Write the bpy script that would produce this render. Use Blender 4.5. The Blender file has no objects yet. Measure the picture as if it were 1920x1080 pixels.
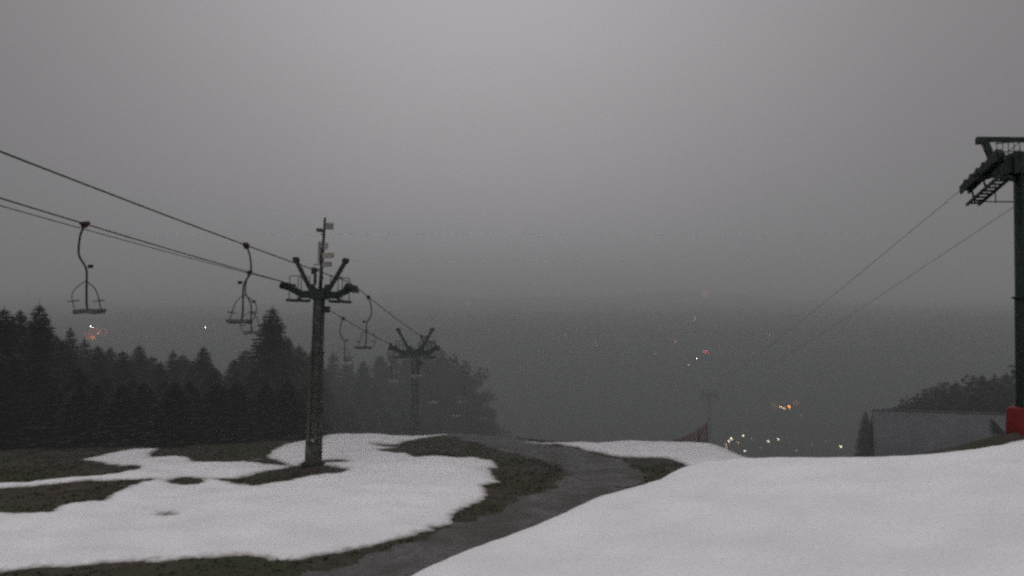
import bpy, bmesh, math, random
import numpy as np
from mathutils import Vector, Matrix, noise

random.seed(11)
SC = bpy.context.scene
COL = SC.collection
F = 1663.0                    # focal length in photo pixels (1920 wide)
HOR = 600.0                   # row of the level line of sight

# ------------------------------------------------------------------ scene / camera
SC.view_settings.view_transform = 'Standard'
SC.view_settings.look = 'None'
SC.view_settings.exposure = 0
SC.view_settings.gamma = 1
SC.render.engine = 'CYCLES'
SC.cycles.use_denoising = False            # leave the natural low-light grain in
SC.cycles.use_adaptive_sampling = True
SC.cycles.adaptive_threshold = .1
SC.cycles.adaptive_min_samples = 16
SC.cycles.max_bounces = 6
SC.cycles.diffuse_bounces = 2
SC.cycles.volume_bounces = 1
SC.cycles.sample_clamp_indirect = 0.3
SC.cycles.sample_clamp_direct = 0.0
SC.cycles.filter_width = 2.6

cam_d = bpy.data.cameras.new('camera')
cam_d.sensor_width = 36.0
cam_d.lens = 36.0 * F / 1920.0
cam_d.clip_start = 0.1
cam_d.clip_end = 6000.0
cam = bpy.data.objects.new('camera', cam_d)
COL.objects.link(cam)
cam.location = (0, 0, 0)
cam.rotation_euler = (math.radians(90) + math.atan((HOR - 540.0) / F), 0, 0)
SC.camera = cam


def at(px, py, d):
    """world point that stands d metres in front, seen at photo pixel px, py"""
    return Vector(((px - 960.0) / F * d, d, (HOR - py) / F * d))


# ------------------------------------------------------------------ helpers
def tag(o, label=None, cat=None, group=None, kind=None):
    if label: o['label'] = label
    if cat: o['category'] = cat
    if group: o['group'] = group
    if kind: o['kind'] = kind
    return o


def empty(name, loc, rz=0.0):
    o = bpy.data.objects.new(name, None)
    o.empty_display_size = 0.3
    COL.objects.link(o)
    o.location = loc
    o.rotation_euler = (0, 0, rz)
    return o


def link(name, me, mat, parent=None):
    if mat and not me.materials:
        me.materials.append(mat)
    o = bpy.data.objects.new(name, me)
    COL.objects.link(o)
    if parent: o.parent = parent
    return o


class MB:
    """collects shapes into one mesh"""
    def __init__(self):
        self.v, self.f, self.smooth = [], [], []

    def add(self, vs, fs, smooth=False):
        b = len(self.v)
        self.v += [tuple(p) for p in vs]
        self.f += [tuple(i + b for i in f) for f in fs]
        self.smooth += [smooth] * len(fs)
        return self

    def hexa(self, p):
        return self.add(p, [(0, 3, 2, 1), (4, 5, 6, 7), (0, 1, 5, 4), (1, 2, 6, 5), (2, 3, 7, 6), (3, 0, 4, 7)])

    def box(self, c, s, rot=None):
        c = Vector(c)
        h = [x / 2.0 for x in s]
        P = [Vector((x * h[0], y * h[1], z * h[2])) for z in (-1, 1) for x, y in ((-1, -1), (1, -1), (1, 1), (-1, 1))]
        if rot: P = [rot @ p for p in P]
        return self.hexa([c + p for p in P])

    def bar(self, a, b, w, h):
        a, b = Vector(a), Vector(b)
        t = (b - a).normalized()
        up = Vector((0, 0, 1)) if abs(t.z) < .95 else Vector((0, 1, 0))
        s = t.cross(up).normalized()
        u = s.cross(t).normalized()
        s, u = s * w / 2, u * h / 2
        return self.hexa([a - s - u, a + s - u, b + s - u, b - s - u, a - s + u, a + s + u, b + s + u, b - s + u])

    def tube(self, pts, r, n=8, cap=True):
        pts = [Vector(p) for p in pts]
        rs = r if isinstance(r, (list, tuple)) else [r] * len(pts)
        vs, fs = [], []
        ref = None
        for i, p in enumerate(pts):
            a = pts[max(i - 1, 0)]
            b = pts[min(i + 1, len(pts) - 1)]
            t = (b - a).normalized()
            if ref is None:
                ref = Vector((1, 0, 0)) if abs(t.x) < .8 else Vector((0, 1, 0))
            s = (ref - t * ref.dot(t)).normalized()
            ref = s
            u = t.cross(s)
            for k in range(n):
                w = 2 * math.pi * k / n
                vs.append(p + (s * math.cos(w) + u * math.sin(w)) * rs[i])
        for i in range(len(pts) - 1):
            for k in range(n):
                fs.append((i * n + k, i * n + (k + 1) % n, (i + 1) * n + (k + 1) % n, (i + 1) * n + k))
        self.add(vs, fs, True)
        if cap:
            m = len(pts) - 1
            b = len(self.v) - len(vs)
            self.f.append(tuple(b + k for k in reversed(range(n)))); self.smooth.append(False)
            self.f.append(tuple(b + m * n + k for k in range(n))); self.smooth.append(False)
        return self

    def disc(self, c, axis, r, w, n=14):
        c, axis = Vector(c), Vector(axis).normalized()
        return self.tube([c - axis * w / 2, c + axis * w / 2], r, n)

    def ball(self, c, r, n=8, m=6, sz=1.0):
        c = Vector(c)
        vs = [c + Vector((0, 0, -r * sz))]
        for i in range(1, m):
            a = -math.pi / 2 + math.pi * i / m
            for k in range(n):
                w = 2 * math.pi * k / n
                vs.append(c + Vector((r * math.cos(a) * math.cos(w), r * math.cos(a) * math.sin(w), r * sz * math.sin(a))))
        vs.append(c + Vector((0, 0, r * sz)))
        fs = []
        for k in range(n):
            fs.append((0, 1 + (k + 1) % n, 1 + k))
            for i in range(m - 2):
                a = 1 + i * n
                fs.append((a + k, a + (k + 1) % n, a + n + (k + 1) % n, a + n + k))
            a = 1 + (m - 2) * n
            fs.append((a + k, a + (k + 1) % n, len(vs) - 1))
        return self.add(vs, fs, True)

    def mesh(self, name):
        me = bpy.data.meshes.new(name)
        me.from_pydata(self.v, [], self.f)
        me.polygons.foreach_set('use_smooth', self.smooth)
        me.update()
        return me

    def build(self, name, mat, parent=None):
        return link(name, self.mesh(name), mat, parent)


def smoothcurve(pts, n=6):
    """Catmull-Rom through pts"""
    P = [Vector(p) for p in pts]
    P = [P[0] * 2 - P[1]] + P + [P[-1] * 2 - P[-2]]
    out = []
    for i in range(1, len(P) - 2):
        for k in range(n):
            t = k / n
            a, b, c, d = P[i - 1], P[i], P[i + 1], P[i + 2]
            out.append(.5 * ((2 * b) + (c - a) * t + (2 * a - 5 * b + 4 * c - d) * t * t + (3 * b - a - 3 * c + d) * t ** 3))
    out.append(P[-2])
    return out


# ------------------------------------------------------------------ materials
def new_mat(name):
    m = bpy.data.materials.new(name)
    m.use_nodes = True
    nt = m.node_tree
    return m, nt, nt.nodes['Principled BSDF']


def mat_noise(name, c1, c2, scale=4.0, rough=.8, metal=0.0, bump=0.0, c3=None, scale3=.6, detail=6, bscale=None, spec=.3, bdist=.05):
    m, nt, P = new_mat(name)
    N, L = nt.nodes, nt.links
    tc = N.new('ShaderNodeTexCoord')
    geo = N.new('ShaderNodeNewGeometry')
    src = tc.outputs['Object']
    n1 = N.new('ShaderNodeTexNoise'); n1.inputs['Scale'].default_value = scale; n1.inputs['Detail'].default_value = detail
    n1.inputs['Roughness'].default_value = .65
    L.new(src, n1.inputs['Vector'])
    r1 = N.new('ShaderNodeValToRGB')
    r1.color_ramp.elements[0].position = .33; r1.color_ramp.elements[1].position = .67
    r1.color_ramp.elements[0].color = (*c1, 1); r1.color_ramp.elements[1].color = (*c2, 1)
    L.new(n1.outputs['Fac'], r1.inputs['Fac'])
    out = r1.outputs['Color']
    if c3:
        n2 = N.new('ShaderNodeTexNoise'); n2.inputs['Scale'].default_value = scale3; n2.inputs['Detail'].default_value = 5
        L.new(src, n2.inputs['Vector'])
        r2 = N.new('ShaderNodeValToRGB'); r2.color_ramp.elements[0].position = .45; r2.color_ramp.elements[1].position = .62
        L.new(n2.outputs['Fac'], r2.inputs['Fac'])
        mx = N.new('ShaderNodeMixRGB'); mx.inputs['Color2'].default_value = (*c3, 1)
        L.new(r2.outputs['Color'], mx.inputs['Fac']); L.new(out, mx.inputs['Color1'])
        out = mx.outputs['Color']
    L.new(out, P.inputs['Base Color'])
    P.inputs['Roughness'].default_value = rough
    P.inputs['Metallic'].default_value = metal
    P.inputs['Specular IOR Level'].default_value = spec
    if bump:
        nb = N.new('ShaderNodeTexNoise'); nb.inputs['Scale'].default_value = bscale or scale * 3; nb.inputs['Detail'].default_value = 5
        L.new(src, nb.inputs['Vector'])
        b = N.new('ShaderNodeBump'); b.inputs['Strength'].default_value = bump; b.inputs['Distance'].default_value = bdist
        L.new(nb.outputs['Fac'], b.inputs['Height']); L.new(b.outputs['Normal'], P.inputs['Normal'])
    return m


def mat_emit(name, color, strength):
    m, nt, P = new_mat(name)
    P.inputs['Base Color'].default_value = (.5, .5, .5, 1)
    P.inputs['Emission Color'].default_value = (*color, 1)
    P.inputs['Emission Strength'].default_value = strength
    m.cycles.emission_sampling = 'NONE'
    return m


M = {}
M['ground'] = mat_noise('wet_brown_turf', (.030, .024, .019), (.078, .064, .051), 1.6, .9, bump=.7, c3=(.037, .044, .019), scale3=.35, bscale=9)
M['road'] = mat_noise('wet_gravel', (.062, .061, .056), (.14, .138, .13), 3.2, .6, bump=.8, c3=(.062, .058, .050), scale3=.8, bscale=22, bdist=.04, detail=10)
def snow_mat():
    m, nt, P = new_mat('old_snow')
    N, L = nt.nodes, nt.links
    tc = N.new('ShaderNodeTexCoord').outputs['Object']
    def nz(scale, detail, lo, hi):
        n = N.new('ShaderNodeTexNoise'); n.inputs['Scale'].default_value = scale; n.inputs['Detail'].default_value = detail
        L.new(tc, n.inputs['Vector'])
        r = N.new('ShaderNodeMapRange'); r.inputs['From Min'].default_value = lo; r.inputs['From Max'].default_value = hi
        L.new(n.outputs['Fac'], r.inputs['Value'])
        return n, r
    def mixc(fac, a, b):
        x = N.new('ShaderNodeMixRGB')
        L.new(fac, x.inputs['Fac'])
        if isinstance(a, tuple): x.inputs['Color1'].default_value = (*a, 1)
        else: L.new(a, x.inputs['Color1'])
        x.inputs['Color2'].default_value = (*b, 1)
        return x.outputs['Color']
    _, big = nz(.5, 5, .35, .7)
    c = mixc(big.outputs[0], (.90, .885, .895), (.79, .775, .78))
    _, grain = nz(14, 8, .52, .78)
    c = mixc(grain.outputs[0], c, (.69, .68, .68))
    _, specks = nz(38, 3, .70, .78)                       # needles and grit
    c = mixc(specks.outputs[0], c, (.30, .28, .25))
    # thin, dirty, wet rim where the snow melts out
    at_ = N.new('ShaderNodeAttribute'); at_.attribute_name = 'rim'
    nd, _ = nz(5, 8, 0, 1)
    a1 = N.new('ShaderNodeMath'); a1.operation = 'MULTIPLY_ADD'; a1.inputs[1].default_value = -1.5; a1.inputs[2].default_value = .92
    L.new(nd.outputs['Fac'], a1.inputs[0])
    a2 = N.new('ShaderNodeMath'); a2.operation = 'ADD'; L.new(a1.outputs[0], a2.inputs[0]); L.new(at_.outputs['Fac'], a2.inputs[1])
    a3 = N.new('ShaderNodeMapRange'); a3.inputs['From Min'].default_value = .35; a3.inputs['From Max'].default_value = 1.0; a3.inputs['To Max'].default_value = .8
    L.new(a2.outputs[0], a3.inputs['Value'])
    sub = N.new('ShaderNodeMath'); sub.operation = 'MULTIPLY'; L.new(a3.outputs[0], sub.inputs[0]); L.new(at_.outputs['Fac'], sub.inputs[1])
    c = mixc(sub.outputs[0], c, (.12, .10, .08))
    L.new(c, P.inputs['Base Color'])
    P.inputs['Roughness'].default_value = .8
    P.inputs['Specular IOR Level'].default_value = .25
    nb, _ = nz(9, 8, 0, 1)
    b = N.new('ShaderNodeBump'); b.inputs['Strength'].default_value = .45; b.inputs['Distance'].default_value = .05
    L.new(nb.outputs['Fac'], b.inputs['Height']); L.new(b.outputs['Normal'], P.inputs['Normal'])
    return m


M['snow'] = snow_mat()
M['steel'] = mat_noise('dark_green_steel', (.009, .017, .014), (.022, .034, .028), 7, .6, .2, bump=.15)
M['pole'] = mat_noise('mottled_steel_pole', (.036, .048, .038), (.10, .11, .086), 3.2, .75, bump=.25, c3=(.06, .046, .04), scale3=1.1)
M['hazed_pole'] = mat_noise('fog_paled_pole', (.085, .095, .095), (.14, .15, .15), 3, .8)  # paler copy of the pole for the far tower, fog haze painted in
M['pale'] = mat_noise('pale_plate', (.30, .29, .22), (.42, .40, .33), 6, .6)
M['grey_box'] = mat_noise('weathered_grey_paint', (.16, .15, .15), (.24, .22, .22), 6, .6)
M['tan_box'] = mat_noise('pale_tan_paint', (.22, .20, .16), (.34, .31, .26), 6, .6)
M['cable'] = mat_noise('wire_rope', (.018, .02, .02), (.03, .03, .03), 30, .6, .4)
M['seat'] = mat_noise('wet_seat_boards_shaded', (.07, .072, .07), (.12, .12, .118), 8, .5, spec=.5)  # near seats: underside shade put into the colour
M['seat_lit'] = mat_noise('wet_seat_boards_lit', (.26, .26, .26), (.38, .38, .375), 8, .4, spec=.5)  # far seats: same boards, lit tops put into the colour
M['grip'] = mat_noise('rusty_red_grip', (.035, .014, .012), (.06, .024, .02), 9, .6)
M['bark'] = mat_noise('bark', (.014, .011, .009), (.035, .028, .022), 8, .95, bump=.5)
M['net'] = mat_noise('orange_netting', (.17, .10, .085), (.22, .125, .105), 8, .7)
M['pad'] = mat_noise('red_padding', (.13, .012, .012), (.19, .018, .016), 3, .55, bump=.25)
M['wood'] = mat_noise('dark_stained_boards', (.015, .018, .013), (.035, .036, .026), 4, .85, bump=.3)
M['roof'] = mat_noise('grey_sheet_roof', (.095, .10, .11), (.125, .13, .142), 1.4, .65, bump=.1, c3=(.085, .09, .10), scale3=.4)
M['glass'] = mat_noise('dark_window_glass', (.02, .022, .025), (.03, .032, .035), 2, .15, spec=.5)
M['leaf_dry'] = mat_noise('winter_foliage', (.018, .023, .015), (.044, .050, .030), 1.1, .9, c3=(.026, .030, .018), scale3=.35)
M['grass'] = mat_noise('dry_grass', (.034, .027, .018), (.074, .060, .042), 1.2, .95, c3=(.037, .046, .019), scale3=.4)


def spruce_mat():
    m, nt, P = new_mat('spruce_needles')
    N, L = nt.nodes, nt.links
    tc = N.new('ShaderNodeTexCoord')
    n1 = N.new('ShaderNodeTexNoise'); n1.inputs['Scale'].default_value = 1.3; n1.inputs['Detail'].default_value = 5
    L.new(tc.outputs['Object'], n1.inputs['Vector'])
    oi = N.new('ShaderNodeObjectInfo')
    r = N.new('ShaderNodeValToRGB')
    r.color_ramp.elements[0].position = .3; r.color_ramp.elements[1].position = .72
    r.color_ramp.elements[0].color = (.013, .023, .015, 1); r.color_ramp.elements[1].color = (.034, .052, .033, 1)
    L.new(n1.outputs['Fac'], r.inputs['Fac'])
    mx = N.new('ShaderNodeMixRGB'); mx.blend_type = 'MULTIPLY'; mx.inputs['Fac'].default_value = 1
    r2 = N.new('ShaderNodeValToRGB')
    r2.color_ramp.elements[0].color = (.75, .72, .7, 1); r2.color_ramp.elements[1].color = (1.25, 1.2, 1.0, 1)
    L.new(oi.outputs['Random'], r2.inputs['Fac'])
    L.new(r.outputs['Color'], mx.inputs['Color1']); L.new(r2.outputs['Color'], mx.inputs['Color2'])
    L.new(mx.outputs['Color'], P.inputs['Base Color'])
    P.inputs['Roughness'].default_value = .9
    P.inputs['Specular IOR Level'].default_value = .15
    return m


M['spruce'] = spruce_mat()

# ------------------------------------------------------------------ terrain
def smooth01(t):
    t = np.clip(t, 0, 1)
    return t * t * (3 - 2 * t)


_rs = np.random.RandomState(5)
_W = []
for _k in range(26):
    wl = 1.3 * (1.17 ** _k)                    # wavelengths 1.3 .. 65 m
    a = _rs.rand() * 2 * math.pi
    _W.append((2 * math.pi / wl * math.cos(a), 2 * math.pi / wl * math.sin(a), _rs.rand() * 6.28, wl))


def rough(x, y, lo, hi, amp):
    """sum of waves with lo < wavelength < hi"""
    s = 0.0
    n = 0
    for kx, ky, ph, wl in _W:
        if lo <= wl <= hi:
            s = s + np.sin(kx * x + ky * y + ph + 1.3 * np.sin(.6 * ky * x - .7 * kx * y + ph * 2))
            n += 1
    return s * amp / max(n, 1) ** .5


def softplus(t, w):
    return w * np.log1p(np.exp(np.clip(t / w, -40, 40)))


def base(x, y):
    x = np.asarray(x, float); y = np.asarray(y, float)
    crest = 48.0 - 3.0 * smooth01((x + 1.6) / 4.0)
    d = softplus(y - crest, 1.6)
    z = -6.0 - .235 * np.minimum(d, 400)
    # valley floor and the far mountainside
    floor_ = -45.0 + .25 * softplus(y - 350 + .05 * x, 20) + rough(x, y, 25, 80, 1.0)
    top_ = 9 + 5 * np.sin(x / 95 + 1) + 3.5 * np.sin(x / 41 + y / 160) + 1.5 * np.sin(x / 17)
    floor_ = np.where(floor_ > 8, 8 + np.maximum(top_, 2) * np.tanh((floor_ - 8) / 18), floor_)
    k = 6.0
    z = k * np.log(np.exp(np.clip(z / k, -60, 60)) + np.exp(np.clip(floor_ / k, -60, 60)))
    z = z + rough(x, y, 2.0, 9, .05) + rough(x, y, 9, 30, .05)
    # the right side sinks toward the hut and the wood beyond
    z = z - 1.3 * smooth01((x - 9) / 5) * smooth01((y - 27) / 9)
    # behind and below the camera the hill top keeps its height
    return z


def bank_plane(x, y):
    return -4.55 + .1 * x


def hit_plane(px, py):
    """pixel -> the plane of the snow bank"""
    u, w = (px - 960.0) / F, (HOR - py) / F
    d = -4.55 / (w - .1 * u)
    return (u * d, d)


def hit_base(px, py):
    u, w = (px - 960.0) / F, (HOR - py) / F
    d = np.arange(12, 58, .05)
    h = base(u * d, d) - w * d
    i = np.argmax(h > 0)
    if h[i] <= 0: i = int(np.argmax(h / d))
    return (u * d[i], d[i])


def sdf(X, Y, poly):
    """signed distance, positive inside"""
    P = np.array(poly, float)
    Q = np.roll(P, -1, 0)
    D = np.full(X.shape, 1e9)
    ins = np.zeros(X.shape, bool)
    for (ax, ay), (bx, by) in zip(P, Q):
        ex, ey = bx - ax, by - ay
        L2 = ex * ex + ey * ey + 1e-12
        t = np.clip(((X - ax) * ex + (Y - ay) * ey) / L2, 0, 1)
        D = np.minimum(D, (X - ax - t * ex) ** 2 + (Y - ay - t * ey) ** 2)
        if abs(ey) > 1e-9:
            c = ((ay > Y) != (by > Y)) & (X < ex * (Y - ay) / ey + ax)
            ins ^= c
    D = np.sqrt(D)
    return np.where(ins, D, -D)


def dense(poly, step=1.0):
    out = []
    for i, (ax, ay) in enumerate(poly):
        bx, by = poly[(i + 1) % len(poly)]
        n = max(1, int(math.hypot(bx - ax, by - ay) / step))
        out += [(ax + (bx - ax) * k / n, ay + (by - ay) * k / n) for k in range(n)]
    return out


BANK_PX = [(650, 1125), (765, 1064), (850, 1026), (940, 990), (995, 971), (1047, 953), (1100, 929), (1174, 906), (1222, 891), (1262, 871),
           (1300, 863), (1390, 855), (1450, 853), (1540, 852), (1640, 850), (1700, 846), (1760, 841), (1840, 831), (1920, 815), (2100, 790)]
bank = [hit_plane(*p) for p in BANK_PX]
bank += [(30, 26), (34, 10), (30, -10), (-1.5, -10), (-3.2, 8)]
bank_earth = [(x, y) for x, y in bank]


def ground(x, y):
    x = np.asarray(x, float); y = np.asarray(y, float)
    z = base(x, y)
    s = sdf(np.atleast_1d(x).astype(float), np.atleast_1d(y).astype(float), bank_earth).reshape(x.shape)
    t = smooth01((s + 2.2 + .55 * smooth01((x - 9) / 3)) / 2.4)
    # a low earth lip stands just behind the snow on the right
    lip = .20 * np.exp(-((s + .50) / .4) ** 2) * smooth01((x - 9.5) / 4)
    pz = bank_plane(x, y) - .16 + rough(x, y, 3, 12, .03)
    return z + (pz - z) * t + lip


def gz(x, y):
    return float(ground(np.array([x]), np.array([y]))[0])


def grid_mesh(name, xs, ys, zfun, mask=None, attr=None):
    X, Y = np.meshgrid(xs, ys)
    Z = zfun(X, Y)
    nx, ny = len(xs), len(ys)
    idx = np.arange(nx * ny).reshape(ny, nx)
    q = np.stack([idx[:-1, :-1], idx[:-1, 1:], idx[1:, 1:], idx[1:, :-1]], -1).reshape(-1, 4)
    V = np.stack([X, Y, Z], -1).reshape(-1, 3)
    A = attr().reshape(-1) if attr else None
    if mask is not None:
        mk = mask(X, Y).reshape(-1)
        q = q[mk[q].any(1)]
        used = np.unique(q)
        remap = -np.ones(len(V), int); remap[used] = np.arange(len(used))
        V = V[used]; q = remap[q]
        if A is not None: A = A[used]
    me = bpy.data.meshes.new(name)
    me.vertices.add(len(V)); me.vertices.foreach_set('co', V.reshape(-1))
    me.loops.add(q.size); me.loops.foreach_set('vertex_index', q.reshape(-1).astype(np.int32))
    me.polygons.add(len(q))
    me.polygons.foreach_set('loop_start', np.arange(0, q.size, 4, dtype=np.int32))
    me.polygons.foreach_set('loop_total', np.full(len(q), 4, np.int32))
    me.polygons.foreach_set('use_smooth', np.ones(len(q), bool))
    me.update(calc_edges=True)
    if A is not None:
        me.attributes.new('rim', 'FLOAT', 'POINT').data.foreach_set('value', A.astype(np.float32))
    return me


def spaced(lo, hi, step, end_lo, end_hi, grow=1.13):
    c = list(np.arange(lo, hi + step / 2, step))
    s, a = step, c[0]
    left = []
    while a > end_lo:
        s *= grow; a -= s; left.append(a)
    s, b = step, c[-1]
    right = []
    while b < end_hi:
        s *= grow; b += s; right.append(b)
    return np.array(left[::-1] + c + right)


xs = spaced(-24, 22, .25, -1700, 1700)
ys = spaced(14, 54, .25, -60, 1700, 1.09)
tag(link('ground', grid_mesh('ground', xs, ys, ground), M['ground']), kind='structure')

# ------------------------------------------------------------------ road
ROAD_PX = [(-300, 1190), (100, 1168), (400, 1135), (560, 1116), (720, 1074), (900, 1013), (1030, 958), (1125, 908), (1118, 874), (1050, 850), (965, 832), (905, 819)]
rp = [hit_base(*p) for p in ROAD_PX] + [(-3.0, 48.6), (-4.6, 52), (-7.5, 58), (-10, 66)]
rc = smoothcurve([(x, y, 0) for x, y in rp], 10)
road_pts = [(p.x, p.y) for p in rc]
RV, NS = [], 12
for i, (x, y) in enumerate(road_pts):
    a = road_pts[max(i - 1, 0)]; b = road_pts[min(i + 1, len(road_pts) - 1)]
    tx, ty = b[0] - a[0], b[1] - a[1]
    l = math.hypot(tx, ty)
    nx, ny = -ty / l, tx / l
    for k in range(NS + 1):
        s = (k / NS - .5) * 2
        w = 1.72 + .22 * math.sin(i * .7 + (0 if s < 0 else 2)) + .16 * math.sin(i * 1.9 + s) + .12 * math.sin(i * 3.7 + 2 * s)
        RV.append((x + nx * s * w, y + ny * s * w))
RV = np.array(RV)
sN = np.tile(np.linspace(-1, 1, NS + 1), len(road_pts))
rz_ = ground(RV[:, 0], RV[:, 1]) + .035 - .06 * np.abs(sN) ** 4 - .02 * np.exp(-((np.abs(sN) - .48) / .16) ** 2)
mb = MB()
fs = []
for i in range(len(road_pts) - 1):
    for k in range(NS):
        a = i * (NS + 1) + k
        fs.append((a, a + 1, a + NS + 2, a + NS + 1))
mb.add([(RV[i, 0], RV[i, 1], rz_[i]) for i in range(len(RV))], fs, True)
tag(mb.build('road', M['road']), kind='structure')

# ------------------------------------------------------------------ snow
FIELD_PX = [(-260, 1105), (-260, 962), (0, 958), (60, 958), (100, 957), (120, 945), (150, 940), (200, 935), (235, 915), (300, 898), (290, 896), (130, 903), (0, 914),
            (-260, 938), (-260, 925), (0, 904), (90, 898), (150, 893), (230, 885), (262, 880), (268, 873), (225, 872), (155, 861), (255, 840), (303, 840),
            (288, 850), (288, 856), (355, 855), (365, 863), (400, 866), (470, 861), (505, 858), (503, 853), (512, 843), (540, 831), (572, 826), (600, 822),
            (606, 813), (625, 808), (645, 806), (680, 808), (740, 804), (780, 807), (850, 802), (872, 800), (915, 807), (850, 809), (795, 820), (745, 832),
            (702, 831), (745, 837), (708, 842), (745, 848), (780, 855), (840, 856), (890, 856), (930, 866), (935, 875), (920, 878), (920, 886), (937, 903),
            (905, 908), (915, 925), (900, 938), (850, 965), (852, 978), (815, 985), (810, 992), (750, 1008), (640, 1032), (560, 1045), (515, 1046), (505, 1040),
            (390, 1040), (310, 1048), (210, 1052), (85, 1058), (30, 1066)]
HOLES_PX = [[(320, 898), (350, 893), (385, 895), (378, 905), (345, 908), (325, 904)],
            [(410, 896), (440, 896), (490, 886), (545, 873), (575, 869), (608, 871), (650, 877), (640, 885), (610, 886), (580, 890), (545, 899), (480, 909), (440, 903)],
            [(462, 862), (506, 858), (530, 865), (545, 872), (500, 868)],
            [(605, 862), (640, 861), (655, 864), (605, 866)],
            [(305, 960), (322, 958), (328, 962), (315, 964)]]
FAR_PX = [(975, 828), (1000, 827), (1060, 829), (1130, 822), (1200, 821), (1260, 824), (1310, 827), (1370, 841), (1400, 851), (1440, 858), (1400, 875), (1300, 880), (1262, 862),
          (1240, 857), (1160, 856), (1110, 846), (1080, 837), (1050, 832), (1000, 830)]


def snow(name, outer, holes, xr, yr, step, thick, w, jag, rim=.28):
    def dist(X, Y):
        D = sdf(X, Y, outer)
        for h in holes:
            D = np.minimum(D, -sdf(X, Y, h))
        return D + rough(X * 2.2, Y * 2.2, 1.2, 6, jag) + rough(X * 6, Y * 6, 1.3, 4, jag * .7)
    cache = {}
    def z(X, Y):
        D = dist(X, Y); cache['d'] = D
        di = np.maximum(D, 0)
        t = thick * (1 - np.exp(-di / w)) + np.where(D < 0, np.maximum(D * .6, -.15), 0)
        bumps = rough(X, Y, 1.3, 4, .012) + rough(X, Y, 4, 12, .016) + rough(X * 4, Y * 4, 1.3, 4, .004)
        return ground(X, Y) + .01 + t + bumps * np.clip(di / .8, 0, 1)
    me = grid_mesh(name, np.arange(xr[0], xr[1], step), np.arange(yr[0], yr[1], step), z, lambda X, Y: cache['d'] > 0, lambda: np.exp(-np.maximum(cache['d'], 0) / rim))
    return tag(link(name, me, M['snow']), kind='structure')


field = [hit_base(*p) for p in FIELD_PX]
holes = [[hit_base(*p) for p in h] for h in HOLES_PX]
snow('snow_field', field, holes, (-30, 1), (18, 52), .10, .10, .7, .065)
far = [hit_base(*p) for p in FAR_PX]
snow('snow_patch', far, [], (-1, 14), (30, 50), .12, .11, .6, .04)
snow('snow_bank', bank, [], (-6, 30), (3, 30), .15, .2, .35, .03, .12)

# ------------------------------------------------------------------ dry grass (uncountable)
def make_grass():
    R = np.random.RandomState(3)
    n = 30000
    x = R.uniform(-22, 9, n); y = R.uniform(19.5, 49, n)
    keep = np.ones(n, bool)
    D = sdf(x, y, field)
    for h in holes: D = np.minimum(D, -sdf(x, y, h))
    keep &= D < -.1
    keep &= sdf(x, y, far) < -.1
    keep &= sdf(x, y, bank) < -.2
    rd = np.full(n, 1e9)
    for (ax, ay) in road_pts:
        rd = np.minimum(rd, (x - ax) ** 2 + (y - ay) ** 2)
    keep &= np.sqrt(rd) > 1.5
    keep &= (rough(x, y, 1.5, 8, 1) + R.normal(0, .6, n)) > -.4
    x, y = x[keep], y[keep]
    z = ground(x, y)
    m = MB()
    for i in range(len(x)):
        for b in range(3):
            a = R.uniform(0, 6.28); h = R.uniform(.02, .075); w = R.uniform(.02, .05)
            ox, oy = R.normal(0, .06, 2)
            lx, ly = R.normal(0, .07, 2)
            c, s = math.cos(a) * w, math.sin(a) * w
            p = Vector((x[i] + ox, y[i] + oy, z[i] - .01))
            m.add([p + Vector((c, s, 0)), p - Vector((c, s, 0)), p + Vector((lx, ly, h))], [(0, 1, 2)])
    return m.build('grass', M['grass'])


tag(make_grass(), 'short dry brown grass on the bare verge between snow and gravel road', 'grass', kind='stuff')

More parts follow.
